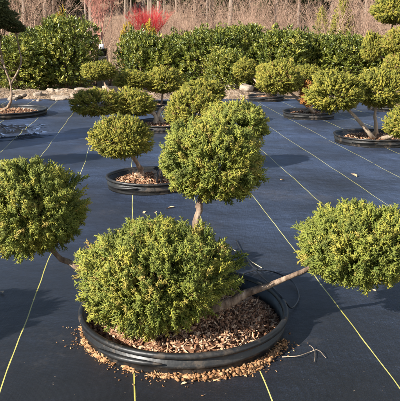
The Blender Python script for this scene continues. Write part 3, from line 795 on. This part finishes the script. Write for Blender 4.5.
fade = np.clip((np.sin(AA * 7.3 + 1) + .7 * np.sin(AA * 17.7) + 1.2 * (AA > R(-105)) + .7) / .6, .02, 1) * np.clip((AA - R(-176)) / .1, 0, 1) * np.clip((R(-28) - AA) / .1, 0, 1)
for k, (f_, zz) in enumerate(((-.03, .016), (.0, .024), (.35, .024), (.7, .016), (1.0, .003))):
    rr_ = MR - .008 + (f_ if f_ < 0 else f_ * WA * fade) + rg.normal(0, .002, len(AA))
    rows.append(np.stack([MORG[0] + rr_ * np.cos(AA), MORG[1] + rr_ * np.sin(AA), .004 + (zz * .6 + .006 * rg.random(len(AA))) * (.25 + .75 * fade)], 1))
nA = len(AA); mb.add(np.concatenate(rows), None, [(k * nA + i, k * nA + i + 1, (k + 1) * nA + i + 1, (k + 1) * nA + i) for k in range(4) for i in range(nA - 1)], .55 + .25 * rg.random(5 * nA))
# crumbs that rolled farther out
a2 = R(-178) + R(160) * rg.random(160); d2 = .01 + rg.exponential(.028, 160)
chip_cloud(mb, np.stack([MORG[0] + (MR + d2) * np.cos(a2), MORG[1] + (MR + d2) * np.sin(a2), np.full(160, .014)], 1), .007, rg, (.0, .9), .2)
tag(link('spilled_mulch', mb.mesh('spilled_mulch', M_SPILL)), 'orange tan wood mulch spilled on the fabric round the front black pot', 'mulch', None, 'stuff')

def twig(name, lab, pts, rad, mat, side=()):
    mb = MB(); tube(mb, spline(np.array(pts), 14), rad, 6)
    for s in side: tube(mb, spline(np.array(s), 6), [rad[0] * .8, rad[-1]], 5)
    return tag(link(name, mb.mesh(name, mat, True)), lab, name.split('_')[-1])
Z = .018
twig('dead_twig', 'thin forked dead twig lying on the fabric right of the front pot',
     [atz(282, 357, Z), atz(298, 356, .03), atz(310, 352, Z), atz(318, 350, .03), atz(326, 358, Z)], [.0026, .0012], M_GREYB, [[atz(314, 350, Z), atz(312, 347, .03), atz(309, 345, .04)], [atz(315, 351, Z), atz(315, 358, Z), atz(314, 362, Z)]])
twig('pale_stick', 'pale flat stick leaning on the back rim of the front pot', [atz(238, 274, .10), atz(250, 278, .12), atz(262, 284, .125)], [.008, .005], M_GREYB)
mb = MB(); P = [atz(243, 274, .02), atz(258, 270, .03), atz(274, 272, .07), atz(292, 281, .03), atz(299, 296, .02), atz(292, 308, .03), atz(284, 300, .12), atz(272, 286, .14), atz(258, 273, .06), atz(244, 255, .02), atz(236, 240, .02)]
tube(mb, spline(P, 60), [.0045], 8)
tag(link('irrigation_tube', mb.mesh('irrigation_tube', M_TUBE, True)), 'black drip tubing looped behind the front pot', 'tubing')
mb = MB(); tube(mb, spline([atz(226, 246, Z), atz(234, 250, Z), atz(244, 256, Z), atz(252, 262, Z), atz(262, 268, Z)], 20), [.0035], 5)
t = thing('loose_twine', 'tan twine with a blue knot lying on the fabric behind the front pot', 'twine')
link('strand', mb.mesh('strand', M_TWINE, True), t)
mb = MB(); tube(mb, spline([atz(243.5, 255, .024), atz(245, 256.4, .034), atz(246.5, 257.5, .02)], 5), [.010, .013, .009], 7); link('knot', mb.mesh('knot', M_BLUE, True), t)
# fallen leaves
LF = []
for k in range(3):
    V, T, tip = leafcard(60 + k, 1, .55); mb = MB(); mb.add(V[:, [0, 2, 1]], T[:, ::-1], None, .5); LF.append(mb.mesh('dry_leaf', M_LEAFB))
rg = np.random.default_rng(66)
for i, (px, py, s, lab) in enumerate([(357, 177, .12, 'curled tan leaf on a yellow fabric line at right'), (280, 180, .07, 'small pale leaf on the fabric right of the centre pad'), (145, 211, .05, 'tan leaf below the left mulch pot, nearer the stripe'),
        (155, 212, .06, 'tan leaf below the left mulch pot, farther from the stripe'), (175, 207, .12, 'flat tan leaf against the base of the left mulch pot'), (187, 383, .03, 'tiny tan leaf in front of the front pot'), (116, 342, .04, 'leaf scrap at the left foot of the front pot'),
        (3, 293, .045, 'white scrap on the fabric at the left edge'), (372, 290, .03, 'tiny pale leaf under the right pad')]):
    p = atz(px, py, .02); o = link('dry_leaf', LF[i % 3], None, p); o.scale = (s, s, s); o.rotation_euler = (R(rg.uniform(-14, 14)), R(rg.uniform(-14, 14)), rg.uniform(0, 6.28)); tag(o, lab, 'leaf', 'leaves fallen on the fabric')
# stakes in the left mulch pot
for i, (px, lab) in enumerate(((157, 'black drip stake in the left mulch pot, the left of the pair'), (161, 'black drip stake in the left mulch pot, the right of the pair'))):
    p = aty(px, 184, 6.5); mb = MB(); tube(mb, np.array([[p[0], p[1], .06], [p[0] + .005, p[1], .15], [p[0] + .02, p[1], .23]]), [.012, .012, .008], 7)
    tag(link('drip_stake', mb.mesh('drip_stake', M_WHITE if 0 else M_TUBE, True)), lab, 'stake', 'drip stakes in the left mulch pot')
M_RUMP = solid_mat('dusty_black_sheet', [(.3, (.008, .008, .009)), (.55, (.014, .014, .016)), (.8, (.06, .058, .055))], 6, .55, .3, .8, 25, None, False, 6, .03)
# crumpled spare fabric at the left
def crumple(x0, x1, y0, y1, seed, h):
    rg = np.random.default_rng(seed); W = rg.normal(size=(7, 2)) * 5.5; ph = rg.uniform(0, 6.28, 7)
    xs = np.linspace(x0, x1, 90); ys = np.linspace(y0, y1, 110)
    def zf(X, Y):
        z = 0 * X; A = X + .12 * np.sin(Y * 4.1 + 1) + .05 * np.sin(Y * 11); B = Y + .12 * np.sin(X * 3.7) + .05 * np.sin(X * 13 + 2)
        for k in range(7):
            q = 1 + .5 * k; z = z + (1 - np.abs(np.sin(q * .5 * (W[k, 0] * A + W[k, 1] * B) + ph[k]))) ** 3 / q
        e = np.clip((X - x0) / .3, 0, 1) * np.clip((x1 - X) / .5, 0, 1) * np.clip((Y - y0) / .4, 0, 1) * np.clip((y1 - Y) / .4, 0, 1)
        return -.004 + e * (.012 + h * z * z * .5)
    V, Q = grid(xs, ys, zf); V[:, 0] += .15 * np.sin(V[:, 1] * 2.3 + seed); V[:, 1] += .12 * np.sin(V[:, 0] * 3.1 + seed)
    mb = MB(); mb.add(V, None, Q); return mb.mesh('crumpled_fabric', M_FAB, True)
p = atz(20, 136)
tag(link('crumpled_fabric', crumple(p[0] - 1.6, p[0] + .55, p[1] - .7, p[1] + 1.5, 3, .045)), 'rumpled spare black fabric heaped in front of the left edge pot', 'fabric')

# ------------------------------------------------------------------ light, sky, camera
SUN_EL = R(29); sx, sy = unit(np.array([-.78, -.63]))
w = bpy.data.worlds.new('World'); SC.world = w; w.use_nodes = True
nt = w.node_tree; bg = nt.nodes['Background']
sky = nt.nodes.new('ShaderNodeTexSky'); sky.sky_type = 'NISHITA'; sky.sun_disc = False
sky.sun_elevation = SUN_EL; sky.sun_rotation = math.atan2(-sx, sy); sky.air_density = 1.0; sky.dust_density = .6
nt.links.new(sky.outputs[0], bg.inputs[0]); bg.inputs[1].default_value = .07
L = bpy.data.lights.new('sun', 'SUN'); L.energy = 5.0; L.angle = R(.53); L.color = (1.0, .95, .87)
lo = bpy.data.objects.new('sun', L); COL.objects.link(lo)
lo.rotation_euler = Vector((-sx * math.cos(SUN_EL), -sy * math.cos(SUN_EL), -math.sin(SUN_EL))).to_track_quat('-Z', 'Y').to_euler()
cam = bpy.data.cameras.new('camera'); co = bpy.data.objects.new('camera', cam); COL.objects.link(co)
cam.sensor_fit = 'HORIZONTAL'; cam.sensor_width = 36; cam.lens = 36 * F / 400; cam.clip_end = 3000; cam.clip_start = .05
co.location = (0, 0, CAM_H); co.rotation_euler = (math.pi / 2 - PITCH, 0, 0)
SC.camera = co
SC.view_settings.view_transform = 'Standard'; SC.view_settings.look = 'None'
SC.view_settings.exposure = 1.4; SC.view_settings.gamma = 1
SC.render.engine = 'CYCLES'
